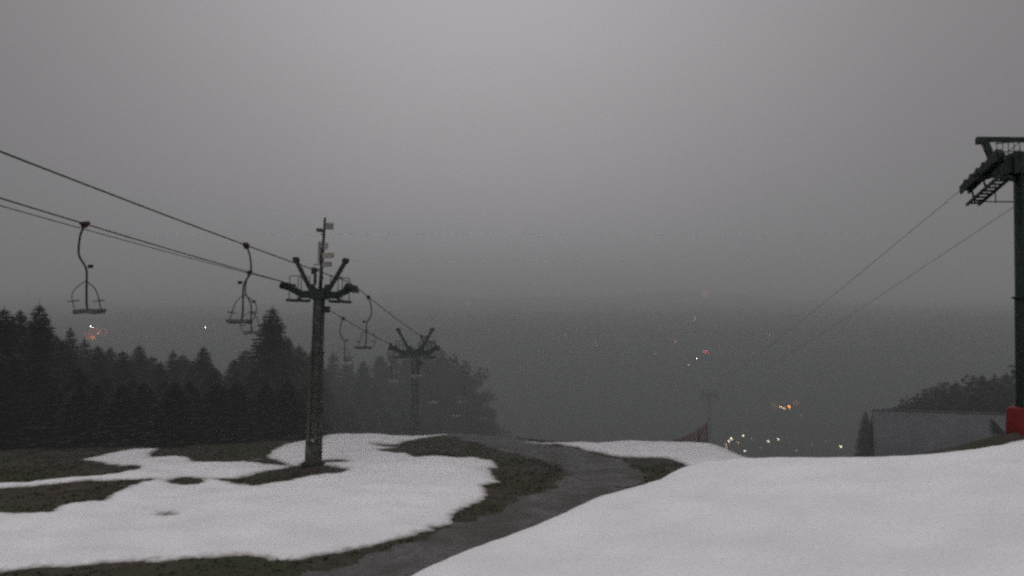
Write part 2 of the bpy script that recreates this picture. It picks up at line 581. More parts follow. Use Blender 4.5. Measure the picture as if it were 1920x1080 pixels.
# ------------------------------------------------------------------ trees
def spruce_mesh(seed, h, r):
    R = random.Random(seed)
    m = MB()
    z = .06 * h
    while z < h * .985:
        f = 1 - z / h
        L = 1.22 * r * (f ** .66) * (1 - .25 * max(0, f - .85) / .15)
        nb = max(4, int(5 + 7 * f))
        ph = R.random() * 6.28
        for k in range(nb):
            a = ph + 6.283 * k / nb + R.uniform(-.25, .25)
            l = max(.10, L * R.uniform(.74, 1.08))
            droop = R.uniform(.18, .5) * (.4 + f)
            dx, dy = math.cos(a), math.sin(a)
            sx, sy = -dy, dx
            ns = 4 if l > .7 else 2
            pts = []
            for i in range(ns + 1):
                t = i / ns
                pts.append(Vector((dx * l * t, dy * l * t, z + .18 * l * t * (1 - f) - droop * l * t + .28 * droop * l * t * t)))
            for i in range(ns):
                p, q = pts[i], pts[i + 1]
                t = (i + .5) / ns
                w = (.30 * l * (1 - t * .75) + .06) * R.uniform(.7, 1.2)
                for sg in (-1, 1):
                    o = Vector((sx * sg * w + dx * w * .5, sy * sg * w + dy * w * .5, -w * R.uniform(.3, .8)))
                    m.add([p, q, q + o * .75, p + o], [(0, 1, 2, 3)])
                dz = Vector((R.uniform(-.05, .05), R.uniform(-.05, .05), -w * R.uniform(.6, 1.2)))
                m.add([p, q, q.lerp(p, .3) + dz], [(0, 1, 2)])
            tip = pts[-1]
            m.add([tip - Vector((sx, sy, 0)) * .05, tip + Vector((sx, sy, 0)) * .05, tip + Vector((dx * .16, dy * .16, .02)) * (.5 + f)], [(0, 1, 2)])
        z += h * R.uniform(.016, .026) * (.55 + .6 * f)
    for k in range(5):
        a = k * 1.256
        m.add([(math.cos(a) * .07, math.sin(a) * .07, h * .94), (-math.sin(a) * .05, math.cos(a) * .05, h * .95), (0, 0, h * 1.02)], [(0, 1, 2)])
    cr = m.mesh('crown'); cr.materials.append(M['spruce'])
    t = MB().tube([(0, 0, -.9), (0, 0, h * .3), (0, 0, h * .7), (0, 0, h * .99)], [.035 * h ** .75 + .05, .03 * h ** .75 + .03, .05, .012], 7)
    tr = t.mesh('trunk'); tr.materials.append(M['bark'])
    return cr, tr


def leafy_mesh(seed, h, r):
    R = random.Random(seed)
    t = MB()
    t.tube([(0, 0, -.9), (.05, .03, h * .25), (-.04, .06, h * .55), (0, 0, h * .95)], [.16, .12, .08, .015], 7)
    ends = []
    for k in range(13):
        z0 = h * R.uniform(.16, .82)
        a = k * 2.4 + R.uniform(-.3, .3)
        f = (z0 / h)
        l = r * R.uniform(.7, 1.1) * (1.12 - .75 * f ** 1.6)
        p1 = Vector((math.cos(a) * l * .5, math.sin(a) * l * .5, z0 + l * .22))
        p2 = Vector((math.cos(a + .2) * l, math.sin(a + .2) * l, z0 + l * R.uniform(.3, .62)))
        t.tube([(0, 0, z0), p1, p2], [.06, .035, .01], 5)
        ends += [p1, p1.lerp(p2, .5), p2]
    ends += [Vector((0, 0, h * .9)), Vector((.1, 0, h * .97)), Vector((0, .1, h * .8))]
    m = MB()
    for e in ends:
        rr = R.uniform(.35, .75) * r * .42
        for i in range(95):
            d = Vector((R.gauss(0, 1), R.gauss(0, 1), R.gauss(0, .8))).normalized() * rr * R.random() ** .4
            p = e + d
            s = R.uniform(.07, .19)
            u = Vector((R.gauss(0, 1), R.gauss(0, 1), R.gauss(0, 1))).normalized() * s
            v = Vector((R.gauss(0, 1), R.gauss(0, 1), R.gauss(0, 1))).normalized() * s * .8
            m.add([p - u, p + v, p + u, p - v], [(0, 1, 2, 3)])
    cr = m.mesh('crown'); cr.materials.append(M['leaf_dry'])
    tr = t.mesh('trunk'); tr.materials.append(M['bark'])
    return cr, tr


SPR = [spruce_mesh(20 + i, 10.0, (2.3, 2.0, 2.6, 1.75, 2.15, 2.4)[i]) for i in range(6)]
LEAF = [leafy_mesh(60 + i, 9.0, (2.5, 2.9, 2.3, 2.7)[i]) for i in range(4)]
NARROW = spruce_mesh(90, 10.0, 1.35)


def tree(name, meshes, h0, top_px, top_py, d, label, cat, group=None, wide=1.0, minh=3.0):
    top = at(top_px, top_py, d)
    zb = gz(top.x, top.y)
    h = max(top.z - zb, minh)
    o = empty(name, (top.x, top.y, zb), random.random() * 6.28)
    s = h / h0
    sw = (s * .5 + .5 * min(1.0, 1.0)) * wide if s < 1.3 else s * wide * .85
    o.scale = (sw, sw, s)
    tag(o, label, cat, group)
    for nm, me in zip(('crown', 'trunk'), meshes):
        link(nm, me, None, o)
    return o


G1 = 'spruces of the dense forest edge at the left'
# tall dark cluster in the left corner
tree('spruce_tree', SPR[0], 10, 74, 568, 46, 'tallest dark spruce of the cluster in the left corner, with a forked looking top', 'tree', wide=.95)
tree('spruce_tree', SPR[3], 10, 86, 588, 49, 'slim dark spruce close against the tallest spruce in the left corner', 'tree', wide=.9)
tree('spruce_tree', SPR[1], 10, 38, 580, 47, 'dark pointed spruce just left of the tallest spruce in the left corner', 'tree')
tree('spruce_tree', SPR[2], 10, 8, 576, 46, 'dark spruce cut off by the left border of the photo', 'tree')
tree('spruce_tree', SPR[4], 10, 108, 628, 48, 'lower dark spruce on the right shoulder of the left corner cluster', 'tree')
tree('spruce_tree', SPR[3], 10, 133, 612, 52, 'slim spruce with a thin tip below the nearest chairlift seat', 'tree', wide=.9)
tree('spruce_tree', SPR[0], 10, 262, 645, 54, 'pointed spruce standing above its lower neighbours halfway between the two near chairs', 'tree', wide=.95)
tree('spruce_tree', SPR[3], 10, 326, 655, 54, 'pointed spruce left of the slender spruce before the gap in the forest', 'tree')
tree('spruce_tree', SPR[5], 10, 383, 648, 53, 'slender spruce at the left side of the misty gap in the forest', 'tree', wide=.8)
tree('spruce_tree', SPR[2], 10, 511, 574, 53, 'tall broad spruce standing alone above the forest left of the near lift tower', 'tree', wide=1.02)
for px, py, d in [(-5, 700, 43.2), (52, 735, 43.6), (98, 712, 43.5), (152, 752, 43.4), (186, 722, 44.2), (232, 764, 43.6), (272, 728, 44.6), (330, 768, 44), (358, 738, 45), (408, 772, 44.6), (446, 736, 45.4), (500, 770, 45.2), (540, 740, 46.4)]:
    tree('spruce_tree', random.choice(SPR), 10, px, py + random.uniform(-14, 14), d + random.uniform(-.6, .6), 'low young spruce in the front row at the foot of the left forest', 'tree', 'young spruces along the front of the left forest', wide=random.uniform(.95, 1.5))
for px, py, d in [(-30, 590, 47), (22, 600, 51), (60, 610, 50), (120, 640, 50), (160, 628, 56), (185, 640, 53), (208, 652, 57), (232, 660, 53), (286, 668, 57), (303, 672, 53),
                  (345, 668, 58), (364, 672, 55), (402, 690, 52), (-12, 640, 45), (30, 660, 45.5), (75, 680, 46), (150, 690, 47), (200, 705, 48), (250, 712, 48), (310, 720, 49), (360, 722, 49.5), (405, 735, 49.5), (110, 700, 46.5)]:
    tree('spruce_tree', random.choice(SPR), 10, px, py + random.uniform(-6, 6), d - 1.5, 'dark spruce in the closed forest edge left of the misty gap', 'tree', G1, wide=random.uniform(.9, 1.3))
G2 = 'spruces around the tall lone spruce behind the near tower'
for px, py, d in [(440, 672, 54), (462, 652, 57), (478, 690, 50), (542, 628, 56), (562, 650, 57), (535, 690, 51), (500, 700, 50), (585, 655, 61), (455, 730, 50), (572, 715, 52), (430, 742, 51)]:
    tree('spruce_tree', random.choice(SPR), 10, px, py + random.uniform(-4, 4), d, 'lower spruce crowding around the foot of the tall spruce left of the near tower', 'tree', G2, wide=random.uniform(.9, 1.15))
G3 = 'trees of the misty wood behind the far tower'
for px, py, d in [(625, 655, 80), (652, 668, 84), (682, 672, 82), (712, 664, 86), (742, 664, 90), (770, 648, 92), (800, 640, 94), (828, 650, 92), (852, 668, 90), (872, 684, 90), (886, 712, 88),
                  (898, 748, 86), (610, 690, 72), (640, 715, 74), (672, 712, 76), (705, 715, 78), (735, 722, 80), (765, 715, 83), (795, 712, 84), (822, 716, 84), (848, 730, 84), (868, 752, 82), (884, 772, 80),
                  (625, 755, 66), (655, 762, 68), (690, 765, 72), (725, 768, 74), (757, 768, 76), (790, 770, 79), (822, 775, 80), (600, 700, 64)]:
    if random.random() < .72 and px < 860:
        tree('spruce_tree', random.choice(SPR), 10, px, py + random.uniform(-5, 5), d, 'hazy spruce in the misty wood behind the far lift tower', 'tree', 'spruces of the misty wood behind the far tower', wide=random.uniform(1.1, 1.35))
    else:
        tree('bushy_tree', random.choice(LEAF), 9, px, py + random.uniform(-5, 5), d, 'hazy round crowned tree in the misty wood behind the far lift tower', 'tree', G3, wide=random.uniform(.95, 1.2))
G4 = 'trees of the low dark wood beyond the hut'
for px, py, d in [(1702, 752, 84), (1722, 742, 86), (1742, 732, 86), (1766, 722, 88), (1790, 712, 88), (1815, 706, 88), (1840, 702, 86), (1862, 700, 86), (1884, 694, 86), (1910, 690, 85), (1940, 686, 85),
                  (1735, 752, 80), (1780, 742, 80), (1825, 735, 79), (1870, 730, 78), (1915, 728, 78)]:
    if random.random() < .5:
        tree('spruce_tree', random.choice(SPR), 10, px, py + random.uniform(-4, 4), d * .68, 'dark spruce in the low wood beyond the grey hut roof', 'tree', 'spruces of the low dark wood beyond the hut', wide=1.1)
    else:
        tree('bushy_tree', random.choice(LEAF), 9, px, py + random.uniform(-4, 4), d * .68, 'dark round crowned tree in the low wood beyond the grey hut roof', 'tree', G4, wide=1.15)
tree('spruce_tree', NARROW, 10, 1620, 770, 60, 'small narrow dark spruce at the left end of the grey hut roof', 'tree', wide=.95, minh=2)

# ------------------------------------------------------------------ left chairlift
T1 = Vector((-8.03, 37.0, 0)); T2 = Vector((-6.0, 55.0, 0))
HG = 1.36                                                # half of the distance between the two ropes
ldir = (T2 - T1).normalized()
lat = Vector((ldir.y, -ldir.x, 0))                       # to the right
LANG = -math.atan2(ldir.x, ldir.y)
ROPE1, ROPE2 = 1.55, -1.58                               # rope heights at the two towers


def rope_z(y):
    if y < 37:
        t = (37 - y)
        return ROPE1 + .057 * t + .0005 * t * t
    if y < 55:
        t = (y - 37) / 18
        return ROPE1 + (ROPE2 - ROPE1) * t - .30 * 4 * t * (1 - t) * .5
    return ROPE2 - .205 * (y - 55) - .0002 * (y - 55) ** 2


def rope_pt(side, y):
    """side -1 left strand, +1 right strand"""
    p = T1 + ldir * ((y - 37.0) / ldir.y) + lat * HG * side
    p.z = rope_z(y)
    return p


def strand(side, y0, y1, dz=0.0, dx=0.0, r=.022, n=70):
    return [rope_pt(side, y0 + (y1 - y0) * i / n) + Vector((dx, 0, dz)) for i in range(n + 1)]


tag(MB().tube(strand(1, 4, 130), .018, 6).build('haul_rope', M['cable']), 'upper dark haul rope running over the right side of both left lift towers', 'cable')
tag(MB().tube(strand(-1, 4, 130), .018, 6).build('haul_rope', M['cable']), 'lower dark haul rope carrying the nearest chair to the left side of the tower', 'cable')
sg = []
for i in range(41):
    y = 4 + 33 * i / 40
    p = rope_pt(-1, y)
    t = (37 - y) / 15.0
    p.x += .10
    p.z += -.16 * min(t, 1.6) * (1 - .10 * t) - .03
    sg.append(p)
tag(MB().tube(sg, .012, 5).build('signal_cable', M['cable']), 'thin signal cable hanging just below the lower haul rope', 'cable')


def lift_tower(loc, rz, height, label, group, mast=True, near=True, pole='pole'):
    """crossarm level is local z = height"""
    o = empty('lift_tower', loc, rz)
    tag(o, label, 'lift tower', group)
    H = height
    p = MB().tube([(0, 0, -1.2), (0, 0, 0), (0, 0, H * .33), (0, 0, H * .335), (0, 0, H * .66), (0, 0, H * .665), (0, 0, H + .1)],
                  [.365, .355, .325, .30, .275, .255, .235], 20)
    for zf in (.333, .663):
        p.disc((0, 0, H * zf), (0, 0, 1), .345 if zf < .5 else .30, .06, 20)
    p.build('pole', M[pole], o)
    MB().disc((0, 0, .05), (0, 0, 1), .48, .12, 18).build('base_flange', M['steel'], o)
    ld = MB()
    for s in (-.16, .16):
        ld.bar((s + .12, -.42, .9), (s + .05, -.32, H - .1), .035, .035)
    z = 1.0
    while z < H - .2:
        y = -.42 + .1 * (z - .9) / H
        ld.bar((-.05, y, z), (.29, y, z), .025, .025)
        z += .3
    ld.build('ladder', M['steel'], o)
    # gull-wing crossarm
    a = MB()
    for s in (-1, 1):
        a.bar((0, 0, H), (s * .80, 0, H - .02), .26, .30)
        a.bar((s * .78, 0, H), (s * 1.18, 0, H + .20), .22, .26)
        a.bar((s * 1.15, 0, H + .18), (s * 1.42, 0, H + .32), .20, .22)
    a.box((0, 0, H), (.62, .55, .42))
    a.build('crossarm', M['steel'], o)
    # sheave trains at both ends
    for s in (-1, 1):
        tr = MB()
        zc = H + .30
        tr.bar((s * HG - .09, -.75, zc - .02), (s * HG - .09, .75, zc - .12), .03, .16)
        tr.bar((s * HG + .09, -.75, zc - .02), (s * HG + .09, .75, zc - .12), .03, .16)
        st = tr.build('sheave_train', M['steel'], o)
        for k in range(4):
            y = -.66 + .44 * k
            MB().disc((s * HG, y, zc + .03 - .05 * (k / 3)), (1, 0, 0), .15, .09, 14).build('sheave', M['steel'], st)
        # little work platforms below
        w = MB()
        for k in range(4):
            w.box((s * .90, -.45 + .3 * k, H - .27), (.66, .26, .09))
        w.bar((s * .68, -.6, H - .30), (s * .68, .6, H - .30), .05, .08)
        w.bar((s * 1.16, -.6, H - .30), (s * 1.16, .6, H - .30), .05, .08)
        w.bar((s * .92, 0, H - .3), (s * .80, 0, H - .1), .08, .08)
        w.build('work_platform', M['steel'], o)
        for yy in (-.5, .5):
            rl = MB()
            rl.tube([(s * .62, yy, H - .3), (s * .62, yy, H + .75)], .018, 5)
            rl.tube([(s * 1.12, yy, H - .3), (s * 1.12, yy, H + .72)], .018, 5)
            rl.tube([(s * .62, yy, H + .74), (s * 1.12, yy, H + .72)], .016, 5)
            rl.build('guard_rail', M['steel'], o)
        # raised lifting arm of the V
        v = MB()
        v.bar((s * .34, 0, H + .10), (s * 1.05, 0, H + 1.38), .15, .15)
        v.bar((s * .34, 0, H + .42), (s * .34, 0, H + .02), .20, .24)
        v.bar((s * .12, 0, H + .15), (s * .48, 0, H + .38), .16, .16)
        v.disc((s * 1.06, 0, H + 1.42), (0, 1, 0), .13, .20, 12)
        v.bar((s * .98, 0, H + 1.44), (s * 1.22, 0, H + 1.48), .10, .07)
        v.build('lifting_arm', M['steel'], o)
    MB().box((.36, -.1, H - .62), (.24, .2, .26)).build('cable_box', M['steel'], o)
    if mast:
        Z = H
        m = MB().tube([(.02, 0, Z + .1), (.05, 0, Z + 1.2), (.12, 0, Z + 3.22)], [.085, .07, .05], 8)
        for zz in (.7, 1.3, 1.9, 2.5):
            m.disc((.05 + .03 * zz / 3, 0, Z + zz), (0, 0, 1), .10, .05, 8)
        m.build('mast', M['steel'], o)
        m = MB().box((.33, -.02, Z + 2.86), (.30, .16, .27)); m.bar((.1, 0, Z + 2.86), (.25, 0, Z + 2.86), .04, .05)
        m.build('antenna_box', M['grey_box'], o)
        m = MB().bar((.1, 0, Z + 2.65), (-.08, -.1, Z + 2.66), .08, .12); m.box((-.09, -.1, Z + 2.68), (.16, .2, .13))
        m.build('camera_housing', M['steel'], o)
        m = MB()
        for a_ in (-.05,):
            m.box((a_, -.05, Z + 1.75), (.09, .12, .9))
        m.build('conduit', M['grey_box'], o)
        m = MB().box((.24, -.1, Z + 2.05), (.13, .18, .20)); m.box((.20, -.1, Z + 1.9), (.16, .1, .05))
        m.build('sensor_box', M['tan_box'], o)
        for zz, w_ in ((1.62, .42), (1.25, .34)):
            m = MB().hexa([Vector((.12, -.18, Z + zz - .1)), Vector((.12 + w_, -.2, Z + zz - .06)), Vector((.12 + w_, .1, Z + zz - .06)), Vector((.12, .1, Z + zz - .1)),
                           Vector((.12, -.16, Z + zz + .10)), Vector((.10 + w_, -.18, Z + zz + .12)), Vector((.10 + w_, .1, Z + zz + .12)), Vector((.12, .1, Z + zz + .10))])
            m.build('floodlight', M['tan_box'] if zz > 1.5 else M['grey_box'], o)
        m = MB().box((-.26, -.05, Z + .98), (.18, .16, .28)); m.bar((-.26, 0, Z + 1.02), (.05, 0, Z + 1.05), .05, .06)
        m.bar((-.30, 0, Z + 1.24), (.05, 0, Z + 1.24), .03, .04); m.box((-.20, -.03, Z + .62), (.10, .10, .42))
        m.build('instrument_box', M['steel'], o)
    if near:
        MB().box((.02, -.358, 1.05), (.20, .03, .15)).build('number_plate', M['pale'], o)
        MB().box((.21, -.35, 1.22), (.13, .06, .18)).build('small_plate', M['grey_box'], o)
    return o


z1 = gz(T1.x, T1.y)
near_tower = lift_tower((T1.x - .21, T1.y, z1), LANG, 1.07 - z1, 'nearest lift tower with V shaped arms and a weather mast, standing in snow', 'towers of the left chairlift')
near_tower.rotation_euler = (0, .030, LANG)               # the old tower leans a little
z2 = gz(T2.x, T2.y)
lift_tower((T2.x, T2.y, z2), LANG, ROPE2 - .45 - z2, 'hazy lift tower with V shaped arms in front of the misty wood', 'towers of the left chairlift', mast=False, near=False, pole='hazed_pole')
# small orange marker at the foot of the far tower
pm = at(775, 789, 54.3)
mk = MB().box((0, 0, 0), (.16, .05, .26)); mk.bar((0, .03, -1.3), (0, .03, .1), .06, .05)
ob = mk.build('marker_sign', M['net']); ob.location = pm
tag(ob, 'tiny orange marker board at the foot of the hazy lift tower', 'sign')


def make_chair():
    """origin at the rope; the seat hangs out to +x"""
    o = empty('lift_chair', (0, 0, 0))
    g = MB().box((0, 0, .0), (.09, .30, .07)); g.box((0, .0, -.06), (.12, .12, .07)); g.disc((-.02, .12, .02), (1, 0, 0), .06, .14, 8)
    g.build('rope_grip', M['grip'], o)
    hang = smoothcurve([(0, 0, -.05), (-.10, 0, -.28), (-.145, 0, -.62), (-.12, 0, -.84), (.02, 0, -1.06), (.085, 0, -1.24), (.09, 0, -1.6), (.10, 0, -2.05), (.15, 0, -2.24)], 5)
    MB().tube(hang, .027, 8).build('hanger', M['steel'], o)
    s = MB()
    for k in range(4):
        s.box((.25, -.28 + .11 * k, -2.27 + .012 * k), (.66, .095, .085))
    for x in (.0, .50):
        s.bar((x, -.36, -2.31), (x, .12, -2.28), .05, .04)
    s.build('seat', M['seat'], o)
    b = MB().tube(smoothcurve([(.10, .02, -1.45), (-.20, .1, -1.60), (-.38, .12, -1.80), (-.34, .10, -2.02), (-.24, .04, -2.20), (-.05, .0, -2.27)], 5), .011, 6)
    b.build('left_arm_loop', M['steel'], o).name = 'arm_loop'
    b = MB().tube(smoothcurve([(.10, .02, -1.50), (.25, .1, -1.66), (.34, .12, -1.88), (.40, .1, -2.06), (.50, .02, -2.26)], 5), .014, 6)
    b.build('arm_loop', M['steel'], o)
    for ax_ in (-.30, .38):
        b = MB().tube([(ax_, .12, -1.98), (ax_ + .02, -.20, -2.0)], .013, 6); b.tube([(ax_, .1, -1.98), (ax_ + .13, .1, -1.97)], .016, 5)
        b.build('armrest', M['steel'], o)
    MB().box((.20, -.02, -1.10), (.14, .02, .09)).build('number_plate', M['steel'], o)
    return o


chair0 = make_chair()
kids0 = list(chair0.children)
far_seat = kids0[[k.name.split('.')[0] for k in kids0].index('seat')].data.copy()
far_seat.materials.clear(); far_seat.materials.append(M['seat_lit'])
CH = [(-1, 22.6, 'nearest lift chair, hanging from the lower rope at the far left of the photo'),
      (1, 26.4, 'lift chair on the upper rope between the nearest chair and the near tower'),
      (-1, 33.0, 'lift chair half hidden behind the second near chair, just left of the near tower'),
      (1, 39.6, 'hazy dark lift chair just right of the near tower head'),
      (-1, 44.6, 'faint lift chair with pale seat close to the right edge of the near tower pole'),
      (1, 50.6, 'faint lift chair with pale seat overlapping the head of the far tower'),
      (-1, 54.2, 'faint lift chair with pale seat at the left of the far tower'),
      (-1, 66.0, 'pale lift chair seat against the dark wood just right of the far tower pole'),
      (1, 65.8, 'faint pale lift chair highest of those right of the far tower'),
      (-1, 75.8, 'pale lift chair seat low against the wood, second one downhill on the left rope'),
      (1, 77.5, 'pale lift chair farthest downhill on the right rope at the edge of the wood'),
      (-1, 86.5, 'lowest and farthest pale lift chair just above the crest of the snow')]
for i, (side, y, lab) in enumerate(CH):
    if i == 0:
        o = chair0
    else:
        o = chair0.copy(); COL.objects.link(o)
        for k in kids0:
            c = k.copy(); COL.objects.link(c); c.parent = o
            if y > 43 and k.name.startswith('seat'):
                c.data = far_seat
    o.location = rope_pt(side, y)
    o.rotation_euler = (0, 0, LANG + (0 if side < 0 else math.pi))
    tag(o, lab, 'lift chair', 'chairs hanging from the left chairlift')

# ------------------------------------------------------------------ right chairlift
RT = Vector((14.52, 25.0, 0)); RF = Vector((28.8, 130.0, 0))
rdir = (RF - RT).normalized(); rlat = Vector((rdir.y, -rdir.x, 0))
RANG = -math.atan2(rdir.x, rdir.y)
RHG = 1.14
SLOPE = -.146


def rtower(loc, rz, H, label, group, near=True):
    o = empty('lift_tower', loc, rz)
    tag(o, label, 'lift tower', group)
    p = MB().tube([(0, 0, -1), (0, 0, 0), (0, 0, H * .5), (0, 0, H * .505), (0, 0, H + .15)], [.345, .34, .315, .30, .275], 20)
    p.disc((0, 0, H * .5), (0, 0, 1), .38, .06, 20)
    p.build('pole', M['steel'], o)
    a = MB()
    for s in (-1, 1):
        a.bar((0, 0, H + .12), (s * 1.0, 0, H - .16), .34, .42)
        a.bar((s * .9, 0, H - .10), (s * 1.25, 0, H - .34), .26, .30)
        a.bar((s * .2, 0, H - .4), (s * .85, 0, H - .25), .12, .14)
    a.box((0, 0, H + .05), (.75, .6, .6))
    a.box((-.95, -.2, H + .08), (.16, .2, .26)); a.box((.95, -.2, H + .08), (.16, .2, .26))
    a.build('crossarm', M['steel'], o)
    # lifting frame on top
    f = MB()
    f.bar((-1.25, 0, H + .78), (1.25, 0, H + .68), .14, .13)
    f.box((-1.17, 0, H + .73), (.20, .18, .18)); f.box((1.17, 0, H + .63), (.20, .18, .18))
    f.bar((-1.06, 0, H + .76), (-.78, 0, H - .02), .15, .17)
    f.bar((1.06, 0, H + .66), (.78, 0, H - .02), .15, .17)
    f.build('lifting_frame', M['steel'], o)
    for s in (-1, 1):
        r = MB()
        for k in range(5):
            x = s * (.25 + .15 * k)
            r.tube([(x, -.35, H + .1), (x, -.35, H + .62)], .012, 5)
        r.tube([(s * .2, -.35, H + .62), (s * .9, -.35, H + .58)], .016, 5)
        r.tube([(s * .2, -.35, H + .36), (s * .9, -.35, H + .34)], .012, 5)
        r.build('guard_rail', M['steel'], o)
    for s in (-1, 1):
        x = s * RHG
        zc = H - .22
        t = MB()
        for dx in (-.11, .11):
            t.bar((x + dx, -1.3, zc + 1.3 * .2), (x + dx, 1.35, zc - 1.35 * .2), .05, .24)
        st = t.build('sheave_train', M['steel'], o)
        for k in range(6):
            y = -1.15 + .46 * k
            MB().disc((x, y, zc - y * .2 + .09), (1, 0, 0), .17, .12, 14).build('sheave', M['steel'], st)
        w = MB()
        ox = x + s * -.02
        for dx in (.02, .36):
            w.bar((ox + dx, -1.0, zc - .46 + 1.0 * .2), (ox + dx, 1.3, zc - .46 - 1.3 * .2), .05, .08)
        for k in range(9):
            y = -.95 + .27 * k
            w.bar((ox + .02, y, zc - .44 - y * .2), (ox + .36, y, zc - .44 - y * .2), .12, .04)
        for y in (-.8, .2, 1.1):
            w.tube([(ox + .19, y, zc - .46 - y * .2), (ox + .08, y, zc - y * .2)], .03, 5)
        w.build('work_platform', M['steel'], o)
        g = MB()
        g.tube([(x + .55 * (1 if s < 0 else -1), .5, H - .4), (x + .55 * (1 if s < 0 else -1), .5, H - 1.0)], .016, 5)
        g.tube([(x + .05, .5, H - .94), (0, .3, H - 1.0)], .018, 5)
        g.build('stay_rod', M['steel'], o)
    ld = MB()
    for s in (-.16, .16):
        ld.bar((s - .05, -.42, .9), (s - .05, -.36, H - .1), .035, .035)
    z = 1.0
    while z < H - .2:
        ld.bar((-.21, -.40, z), (.11, -.40, z), .025, .025); z += .3
    ld.build('ladder', M['steel'], o)
    return o


zr = gz(RT.x, RT.y)
HR = 4.38
rtower((RT.x, RT.y, zr), RANG, HR - zr, 'dark green lift tower cut off by the right border, beside the snow bank', 'towers of the right chairlift')
zf = gz(RF.x, RF.y)
rtower((RF.x, RF.y, zf), RANG, -11.0 - zf, 'barely visible lift tower far down in the fog above the valley lights', 'towers of the right chairlift')


def rrope(s):
    pts = []
    for i in range(81):
        y = -10 + 160 * i / 80
        t = (y - 25)
        p = RT + rdir * (t / rdir.y) + rlat * RHG * s
        p.z = 4.20 + SLOPE * t + (-.35 * 4 * (t / 105) * (1 - t / 105) if 0 < t < 105 else 0)
        pts.append(p)
    return MB().tube(pts, .008, 6)


tag(rrope(-1).build('haul_rope', M['cable']), 'haul rope dropping left from the outer end of the right tower into the fog', 'cable')
tag(rrope(1).build('haul_rope', M['cable']), 'haul rope dropping into the fog from close beside the right tower pole', 'cable')

# red padding round the foot of the right tower
pb = empty('tower_padding', (RT.x, RT.y, zr), RANG)
tag(pb, 'red crash padding wrapped round the foot of the right lift tower', 'crash pad')
n = 12
pm_ = MB()
vs, fs = [], []
for j, (z, r) in enumerate([(-2.44 - zr + q, r) for q, r in ((-1.3, .60), (-.7, .62), (-.3, .59), (-.03, .56), (0, .50))]):
    for k in range(n):
        a = 2 * math.pi * k / n
        rr = r * (1.0 + .04 * math.cos(a * 6))
        vs.append((rr * math.cos(a), rr * math.sin(a), z))
for j in range(4):
    for k in range(n):
        fs.append((j * n + k, j * n + (k + 1) % n, (j + 1) * n + (k + 1) % n, (j + 1) * n + k))
fs.append(tuple(4 * n + k for k in range(n)))
pm_.add(vs, fs, False)
pm_.build('pad', M['pad'], pb)
# ------------------------------------------------------------------ hut beyond the bank
def hut():
    D = 50.0
    e0 = at(1634, 767, D)
    ln, hw, pitch = 13.0, 4.2, .62
    zg = gz(e0.x + 4, D + 2)
    o = empty('hut', (e0.x, e0.y, zg), math.radians(-20))
    tag(o, 'low dark timber hut with a wide grey sheet roof behind the snow bank', 'hut')
    zr_ = e0.z - zg
    ze = zr_ - hw * pitch
    m = MB()
    vs = []
    for x in (.35, ln - .35):
        vs += [(x, -hw + .5, -2.5), (x, hw - .5, -2.5), (x, hw - .5, ze + .2), (x, 0, zr_ - .12), (x, -hw + .5, ze + .2)]
    m.add(vs, [(0, 1, 2, 3, 4), (9, 8, 7, 6, 5), (0, 4, 9, 5), (1, 6, 7, 2), (0, 5, 6, 1), (2, 7, 8, 3), (3, 8, 9, 4)])
    m.build('wall', M['wood'], o)
    m = MB()
    for yy in (-hw, hw):
        n_ = 22
        for k in range(n_):                       # trapezoid sheets with raised seams
            xa = ln * k / n_; xb = ln * (k + 1) / n_ - .05
            t = .05
            m.hexa([Vector((xa, yy, ze - t)), Vector((xb, yy, ze - t)), Vector((xb, 0, zr_ - t)), Vector((xa, 0, zr_ - t)),
                    Vector((xa, yy, ze)), Vector((xb, yy, ze)), Vector((xb, 0, zr_)), Vector((xa, 0, zr_))])
            m.bar((xb + .025, yy, ze - .01), (xb + .025, 0, zr_ - .01), .056, .03)
    m.build('roof', M['roof'], o)
    MB().bar((0, 0, zr_ + .01), (ln, 0, zr_ + .01), .22, .02).build('ridge_cap', M['roof'], o)
    for x in (-.04, ln + .04):
        for sy in (-hw, hw):
            MB().bar((x, sy, ze - .03), (x, sy * .01, zr_ - .03), .05, .12).build('bargeboard', M['roof'], o)
    m = MB()
    x0, y0, z0 = 6.0, -1.55, zr_ - 1.55 * pitch
    m.add([(x0 - .3, y0, z0 - .1), (x0 + .45, y0, z0 - .1), (x0 - .2, y0, z0 + .72), (x0 - .3, y0 + 2, z0 - .35), (x0 + .45, y0 + 2, z0 - .35), (x0 - .2, y0 + 2, z0 + .72)],
          [(0, 1, 2), (5, 4, 3), (0, 2, 5, 3), (1, 4, 5, 2), (0, 3, 4, 1)])
    m.build('dormer', M['wood'], o)
    for k in range(4):
        xx = 1.5 + 2.6 * k
        f = MB()
        for dx in (-.5, .5): f.box((xx + dx, -hw + .47, ze - .55), (.08, .07, .8))
        for dz in (-.4, .4): f.box((xx, -hw + .47, ze - .55 + dz), (.92, .07, .08))
        w_ = f.build('window', M['wood'], o)
        MB().box((xx, -hw + .48, ze - .55), (.92, .03, .72)).build('pane', M['glass'], w_)
    return o


hut()

